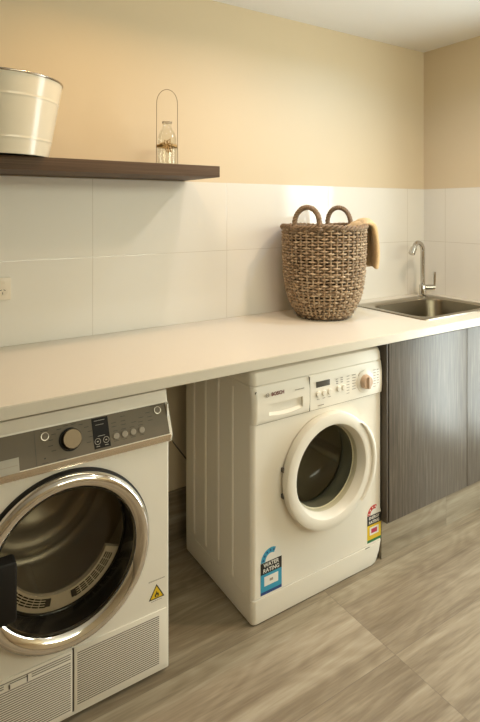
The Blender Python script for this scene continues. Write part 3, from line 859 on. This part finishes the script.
# slatted lower panels
b = B(); gz0, gz1 = .030, .193
b.box(-2.176, -1.905, TF-.004, TF, gz0, gz1+.004, .0012)
vp = obj('vent_panel', b, M_white2, td)
b = B(); k = 0; z = gz0+.012
while z < gz1-.008:
    b.box(-2.168, -1.929, TF-.0046, TF-.0038, z, z+.0022); z += .0060
obj('vent_slots', b, simple('vent_dark_slot', (.17, .15, .12), .8), vp)
b = B(); b.box(TXL+.012, -2.181, TF-.004, TF, gz0-.004, gz1+.002, .0012)
ap_ = obj('access_flap', b, M_white2, td)
b = B(); z = gz0+.006
while z < gz1-.026:
    b.box(TXL+.02, -2.186, TF-.0046, TF-.0038, z, z+.0020); z += .0060
for (x0, x1, z) in ((TXL+.02, -2.352, gz1-.020), (TXL+.02, -2.352, gz1-.014), (-2.285, -2.186, gz1-.020), (-2.285, -2.186, gz1-.014), (TXL+.02, -2.186, gz1-.008)): b.box(x0, x1, TF-.0046, TF-.0038, z, z+.0020)
obj('flap_slots', b, simple('flap_dark_slot', (.19, .165, .13), .8), ap_)
b = B(); b.box(-2.338, -2.296, TF-.0062, TF-.0035, .1690, .1800, .001); lt = obj('flap_latch', b, M_white2, ap_)
b = B(); b.box(-2.3405, -2.3370, TF-.0064, TF-.0036, .1680, .1790); b.box(-2.2975, -2.2945, TF-.0064, TF-.0036, .1680, .1840)
b.box(-2.338, -2.296, TF-.0050, TF-.0036, .1800, .1812)
obj('latch_notch', b, M_seam, lt)
obj('panel_gap', B().box(-2.1808, -2.1762, TF-.0012, TF, gz0-.004, gz1+.004), M_seam, td)
# warning sticker
b = B(); cx, cz = -1.935, .2495; r_ = .0285
tri = lambda s_: [(cx+s_*r_*math.cos(math.radians(a)), cz-.002+s_*r_*math.sin(math.radians(a))) for a in (90, 210, 330)]
b.prism(tri(1.0), P3, TF-.0004, TF); ws = obj('flammable_warning_sticker', b, M_lblack, td)
ws['label'] = 'yellow triangle warning sticker with a black flame'
b = B(); b.prism(tri(.80), P3, TF-.0007, TF-.0004); obj('sticker_field', b, M_yellow, ws)
fl = [(0, -.0098), (.0050, -.0085), (.0072, -.0040), (.0062, .0010), (.0040, .0030), (.0036, -.0005), (.0018, .0045), (-.0008, .0090), (-.0012, .0035), (-.0040, .0005), (-.0062, -.0030), (-.0056, -.0075)]
b = B(); b.prism([(cx+u, cz-.0020+v) for u, v in fl], P3, TF-.0010, TF-.0007); obj('flame_symbol', b, M_lblack, ws)
fl2 = [(0, -.0085), (.0028, -.0070), (.0025, -.0040), (.0003, -.0010), (-.0020, -.0045), (-.0024, -.0070)]
b = B(); b.prism([(cx+u, cz-.0020+v) for u, v in fl2], P3, TF-.0012, TF-.0010); obj('flame_core', b, M_yellow, ws)
b = B()
for k in range(9): b.box(-1.960+k*.0058, -1.9555+k*.0058, TF-.0004, TF, .2870, .2895)
obj('sticker_heading', b, M_ink, ws)
b = B()
for k in range(6): b.box(-1.952+k*.0058, -1.9475+k*.0058, TF-.0004, TF, .2275, .2292)
obj('sticker_caption', b, M_ink, ws)
# mains lead against the back wall
b = B(); pts = []
for k in range(16):
    u = k/15; X_ = -1.85+.35*u; pts.append((X_, -.030+.004*math.sin(6*u), .427-1.72*(X_+1.63)*.82+.10*(u-.7)**2))
b.tube(pts, .0028, 8); obj("power_lead", b, M_seam, td, sharp=80)

# ------------------------------------------------------------------ wall shelf
tag(obj('wall_shelf', B().box(XE, -1.552, -.285, -.0008, 1.5035, 1.5455, .0012), M_shelf, at=(-2.3, -.14, 1.5035)),
    'dark brown wooden floating shelf on the wall above the tiles', 'shelf')
ST = 1.5455
# ------------------------------------------------------------------ bucket
BX, BY = -2.31, -.200
bk = thing('enamel_bucket', (BX, BY, ST), 'large cream enamel bucket with a metal rim at the left end of the shelf', 'bucket')
zt = 1.780; zb = ST+.0005
def rb(z): return .148 + (.190-.148)*(z-zb)/(zt-zb)
b = B(); prof = [(.130, zb+.010), (.143, zb+.008), (.1465, zb), (.148, zb+.001)]
for k in range(1, 121):
    z = zb + (zt-zb)*k/120; r = rb(z)
    for zc in (zb+.048, zb+.170):
        r += .0012*math.exp(-((z-zc)/.0030)**2)
    prof.append((r, z))
for zc in (zb+.048, zb+.170):
    pass
prof += [(.1865, zt), (.145, zb+.014), (.0001, zb+.014)]
b.lathe(prof, (BX, BY), 'z', 96, cap0=False)
b.lathe([(.0001, zb+.0085), (.143, zb+.0085)], (BX, BY), 'z', 96, cap0=False, cap1=False)
obj('bucket_body', b, M_enamel, bk, sharp=50)
b = B(); b.tube([(BX+.1895*math.cos(2*PI*k/96), BY+.1895*math.sin(2*PI*k/96), zt+.001) for k in range(96)], .0036, 10, closed=True)
obj('rolled_rim', b, M_rim, bk, sharp=80)
for sx in (1, -1):
    a = math.radians(8) if sx > 0 else math.radians(188)
    z = zt-.040; r = rb(z)
    c, s_ = math.cos(a), math.sin(a)
    b = B(); b.tube([(BX+(r-.002)*c, BY+(r-.002)*s_, z), (BX+(r+.004)*c, BY+(r+.004)*s_, z), (BX+(r+.006)*c, BY+(r+.006)*s_, z)], [.0055, .0055, .003], 12)
    obj('handle_lug', b, M_rim, bk)

# ------------------------------------------------------------------ glass bottle with wire hanger and twine bow
GX, GY = -1.694, -.120
gb = thing('hanging_glass_bottle', (GX, GY, ST), 'small clear glass bottle with tall wire loop and twine bow on the shelf', 'bottle')
z0 = ST+.0005
b = B()
b.lathe([(.0001, z0+.004), (.028, z0), (.0370, z0+.004), (.0376, z0+.010), (.0376, z0+.095), (.0365, z0+.112), (.0325, z0+.128), (.0260, z0+.142), (.0195, z0+.151), (.0165, z0+.157), (.0160, z0+.168), (.0185, z0+.170), (.0185, z0+.180), (.0155, z0+.181),
         (.0140, z0+.158), (.0175, z0+.150), (.0305, z0+.127), (.0352, z0+.098), (.0352, z0+.012), (.0001, z0+.009)], (GX, GY), 'z', 40)
m, nt, bs, n, l = newmat('clear_bottle_glass')
n.remove(bs)
tr = n.new('ShaderNodeBsdfTransparent'); tr.inputs[0].default_value = (.97, .97, .95, 1)
gl = n.new('ShaderNodeBsdfGlossy'); gl.inputs['Roughness'].default_value = .03
lw = n.new('ShaderNodeLayerWeight'); lw.inputs[0].default_value = .5
pw = n.new('ShaderNodeMath'); pw.operation = 'POWER'; pw.inputs[1].default_value = 3.0; l.new(lw.outputs['Facing'], pw.inputs[0])
mr = n.new('ShaderNodeMapRange'); mr.inputs['To Min'].default_value = .03; mr.inputs['To Max'].default_value = .6
mx = n.new('ShaderNodeMixShader'); l.new(pw.outputs[0], mr.inputs['Value']); l.new(mr.outputs[0], mx.inputs[0]); l.new(tr.outputs[0], mx.inputs[1]); l.new(gl.outputs[0], mx.inputs[2]); l.new(mx.outputs[0], n['Material Output'].inputs['Surface'])
obj('bottle_glass', b, m, gb, sharp=70)
# wire loop: up one side, over, down the other; plane faces the room
wd = Vector((.93, -.37, 0)).normalized(); c0 = Vector((GX, GY, 0))
pts = []
for k in range(8): pts.append(c0 - wd*(.0415-.0010*k/7) + Vector((0, 0, z0+.002+.205*k/7+.02*0)))
for k in range(15):
    a = PI-PI*k/14; pts.append(c0 + wd*(.0405*math.cos(a)) + Vector((0, 0, z0+.250+.055*math.sin(a))))
for k in range(8): pts.append(c0 + wd*(.0405+.0010*k/7) + Vector((0, 0, z0+.207-.205*k/7)))
b = B(); b.tube(pts, .00125, 8)
obj('wire_loop', b, M_wire, gb, sharp=80)
b = B()
for zz in (z0+.082, z0+.0855, z0+.0790):
    b.tube([(GX+.0388*math.cos(2*PI*k/32), GY+.0388*math.sin(2*PI*k/32), zz+.0012*math.sin(k)) for k in range(32)], .0019, 6, closed=True)
tw = obj('twine_band', b, M_twine, gb, sharp=80)
fd = Vector((-.42, -.907, 0)).normalized(); sdv = Vector((.907, -.42, 0))
cb = c0 + fd*.0425 + Vector((0, 0, z0+.082))
b = B()
for k in range(7):
    a = math.radians(12+51.4*k); d1 = sdv*math.cos(a)+Vector((0, 0, math.sin(a))); d2 = sdv*(-math.sin(a))+Vector((0, 0, math.cos(a)))
    L = .028 if k % 2 else .021
    b.tube([cb, cb+d1*L*.5+d2*.0055+fd*.006, cb+d1*L+fd*.008, cb+d1*L*.5-d2*.0055+fd*.004, cb+fd*.001], [.0022, .0026, .0026, .0026, .002], 6)
b.tube([cb, cb+sdv*.010+Vector((0,0,-.012)), cb+sdv*.016+Vector((0,0,-.026))], [.002, .0022, .003], 6)
b.tube([cb, cb+sdv*.004+Vector((0,0,-.014)), cb+sdv*.006+Vector((0,0,-.030))], [.002, .0022, .003], 6)
b.tube([cb-sdv*.004, cb-sdv*.022+Vector((0,0,.003)), cb-sdv*.036+fd*-.02+Vector((0,0,.001))], [.003, .004, .002], 6)
b.tube([cb+sdv*.004, cb+sdv*.020+Vector((0,0,-.002)), cb+sdv*.033+fd*-.02+Vector((0,0,-.003))], [.003, .003, .002], 6)
obj('twine_bow', b, M_twine, tw, sharp=80)
b = B()
for k in range(6):
    a = 2*PI*k/6; b.tube([(GX+.0190*math.cos(a), GY+.0190*math.sin(a), z0+.172), (GX+.0190*math.cos(a+.5), GY+.0190*math.sin(a+.5), z0+.179)], .0012, 6)
b.tube([(GX+.0188*math.cos(2*PI*k/24), GY+.0188*math.sin(2*PI*k/24), z0+.1755) for k in range(24)], .0010, 6, closed=True)
obj('neck_wire', b, M_wire, gb, sharp=80)

# ------------------------------------------------------------------ wicker basket
KX, KY = -.960, -.208
kb = thing('wicker_basket', (KX, KY, CT), 'tall round grey-brown wicker basket with two loop handles on the worktop', 'basket')
KP = [(0, .108), (.012, .122), (.030, .136), (.050, .147), (.075, .158), (.115, .172), (.20, .184), (.30, .188), (.40, .190), (.42, .190)]
def kr(h):
    for (h0, r0), (h1, r1) in zip(KP, KP[1:]):
        if h <= h1: return r0+(r1-r0)*(h-h0)/(h1-h0)
    return KP[-1][1]
NS = 44; rng = random.Random(3)
b = B()
rows = 32; pitch = .0122
for i in range(rows):
    h = .014 + pitch*i
    n = NS*6; pts = []; ph = PI*(i % 2)
    dz = rng.uniform(-.0012, .0012); tilt = rng.uniform(-.002, .002); tp_ = rng.uniform(0, 6.3)
    for k in range(n):
        a = 2*PI*k/n
        sn = math.cos(NS/2*a+ph); r = kr(h) + .0052*math.copysign(abs(sn)**.8, sn) - .0060
        z = CT + h + dz + tilt*math.sin(a+tp_) + .0012*math.sin(3*a+i) + .0008*rng.uniform(-1, 1)
        pts.append((KX+r*math.cos(a), KY+r*math.sin(a), z))
    b.tube(pts, .0046+rng.uniform(-.0005, .0005), 7, closed=True)
wv = obj('woven_side', b, M_wick, kb, sharp=80)
b = B()
for s_ in range(NS):
    a = 2*PI*s_/NS; pts = []; da = rng.uniform(-.008, .008)
    for k in range(15):
        h = .004+.400*k/14; r = kr(h)-.0055
        pts.append((KX+r*math.cos(a+da), KY+r*math.sin(a+da), CT+h))
    b.tube(pts, .0046, 7)
obj('stakes', b, M_wick, kb, sharp=80)
b = B()
lin = [(.0001, CT+.004), (.100, CT+.004)] + [(kr(h)-.0205, CT+h) for h in (.012, .03, .05, .075, .115, .2, .3, .4)] + [(kr(.4)-.0235, CT+.4)] + [(kr(h)-.0235, CT+h) for h in (.3, .2, .115, .075, .05, .03)] + [(.09, CT+.009), (.0001, CT+.009)]
b.lathe(lin, (KX, KY), 'z', 64, cap0=False)
obj('base_and_shade_lining', b, simple('basket_inside_shade', (.055, .035, .020), .9), kb, sharp=60)  # inside colour darkened so the gaps in the weave look shaded
def braid(b, h, R, amp, rad, turns, strands=3):
    for q in range(strands):
        n = turns*8; pts = []
        for k in range(n):
            a = 2*PI*k/n; p_ = turns*a + 2*PI*q/strands
            r = R+amp*math.cos(p_); z = CT+h+amp*1.1*math.sin(p_) + .003*math.sin(5*a)
            pts.append((KX+r*math.cos(a), KY+r*math.sin(a), z))
        b.tube(pts, rad, 7, closed=True)
b = B(); braid(b, .4045, .1865, .0070, .0052, 18); obj('braided_rim', b, M_wick_mid, kb, sharp=80)
b = B(); braid(b, .0125, .113, .006, .0048, 12); obj('braided_foot', b, M_wick_dark, kb, sharp=80)
for sgn in (-1, 1):
    hd = Vector((.909, .413, 0)).normalized()*sgn; hs = Vector((-hd.y, hd.x, 0))
    ctr = Vector((KX, KY, CT)) + hd*.178
    arch = []
    W = .058; Hh = .083
    arch.append(ctr - hs*W*1.0 + Vector((0, 0, .385)))
    for k in range(17):
        a = PI - PI*k/16
        arch.append(ctr + hs*W*1.02*math.cos(a) + Vector((0, 0, .408+Hh*math.sin(a)**.85)) - hd*.006*math.sin(a))
    arch.append(ctr + hs*W*1.0 + Vector((0, 0, .385)))
    # densify, then wrap strands around the core
    den = []
    for p_, q_ in zip(arch, arch[1:]):
        for k in range(4): den.append(p_.lerp(q_, k/4))
    den.append(arch[-1])
    b = B(); b.tube(den, .0080, 8)
    for q in range(3):
        wp = []
        for i, p_ in enumerate(den):
            d = (den[min(i+1, len(den)-1)]-den[max(i-1, 0)]).normalized(); u1 = hd; u2 = d.cross(hd).normalized()
            a = i*.62+2*PI*q/3
            wp.append(p_ + u1*.0066*math.cos(a) + u2*.0066*math.sin(a))
        b.tube(wp, .0056, 6)
    for sg in (-1, 1):   # lashings where the handle meets the rim
        for k in range(2):
            c_ = ctr + hs*W*sg + Vector((0, 0, .396+.008*k))
            b.tube([c_ + hd*.014*math.cos(2*PI*j/12) + hs*.014*math.sin(2*PI*j/12) for j in range(12)], .0045, 6, closed=True)
    obj('loop_handle', b, M_wick_mid, kb, sharp=80)

# ------------------------------------------------------------------ towel over the basket rim
td_ = Vector((.93, -.365, 0)).normalized(); ts = Vector((-td_.y, td_.x, 0))
path = [(.140, .300), (.146, .345), (.150, .385), (.156, .410), (.168, .424), (.184, .429), (.200, .428), (.212, .420), (.214, .402), (.215, .375), (.2155, .345), (.216, .315), (.216, .285), (.216, .255), (.216, .232), (.216, .218)]
b = B(); grid = []
NWT = 18
def tow(i, j, off):
    r, h = path[i]
    s_ = (j/NWT-.5)*.185
    wrk = .0045*math.sin(s_*70+h*6)*(1 if i > 7 else .5) + .003*math.sin(s_*130+1.3)
    out_ = .012*math.sin(PI*max(0, (i-7)/9))*.9 if i > 7 else 0
    rr = r + off + out_ + wrk
    sag = math.sqrt(max(rr*rr-s_*s_*.9, .0001))
    zz = h + (off*.9 if 3 <= i <= 8 else 0) + .004*math.sin(s_*45+i*.2) - (.012*(s_/.09)**2 if i < 12 else .0) 
    p_ = Vector((KX, KY, CT)) + td_*sag + ts*s_*1.0
    return (p_.x, p_.y, CT+zz)
def tl(off): return [[b.bm.verts.new(tow(i, j, off)) for j in range(NWT+1)] for i in range(len(path))]
G0, G1 = tl(-.002), tl(.013)
n_ = len(path)
for G, rev in ((G0, True), (G1, False)):
    for i in range(n_-1):
        for j in range(NWT):
            f = [G[i][j], G[i+1][j], G[i+1][j+1], G[i][j+1]]
            b.bm.faces.new(f[::-1] if rev else f)
for i in range(n_-1):
    for j in (0, NWT): b.bm.faces.new([G0[i][j], G0[i+1][j], G1[i+1][j], G1[i][j]])
for j in range(NWT):
    for i in (0, n_-1): b.bm.faces.new([G0[i][j], G0[i][j+1], G1[i][j+1], G1[i][j]])
bmesh.ops.recalc_face_normals(b.bm, faces=b.bm.faces[:])
tw = obj('folded_towel', b, M_towel, at=tuple(Vector((KX, KY, CT+.40))+td_*.2), sharp=80)
sm = tw.modifiers.new('soft', 'SUBSURF'); sm.levels = 1; sm.render_levels = 2
tag(tw, 'golden tan fluffy towel hanging over the right rim of the wicker basket', 'towel')

# ------------------------------------------------------------------ power outlet
po = thing('power_outlet', (-2.303, -.008, 1.066), 'cream power outlet on the tiled wall at the left edge', 'outlet')
obj('cover_plate', B().box(-2.361, -2.245, -.018, -.0085, 1.066, 1.143, .002), M_outlet, po)
for cx in (-2.332, -2.272):
    b = B(); b.lathe([(.0165, -.0180), (.0165, -.0186), (.0001, -.0186)], (cx, 1.096), 'y', 28); so = obj('socket', b, M_outlet, po)
    b = B()
    for (u, v, ang) in ((-.006, .004, 60), (.006, .004, -60), (0, -.007, 0)):
        t = bmesh.new(); bmesh.ops.create_cube(t, size=1.0)
        bmesh.ops.scale(t, vec=(.0022, .0008, .0075), verts=t.verts[:])
        b.merge(t, Matrix.Translation((cx+u, -.0188, 1.096+v)) @ Matrix.Rotation(math.radians(ang), 4, 'Y'))
    obj('socket_slots', b, M_seam, so)
    obj('rocker_switch', B().box(cx-.008, cx+.008, -.0205, -.0178, 1.121, 1.136, .001), M_outlet, po)
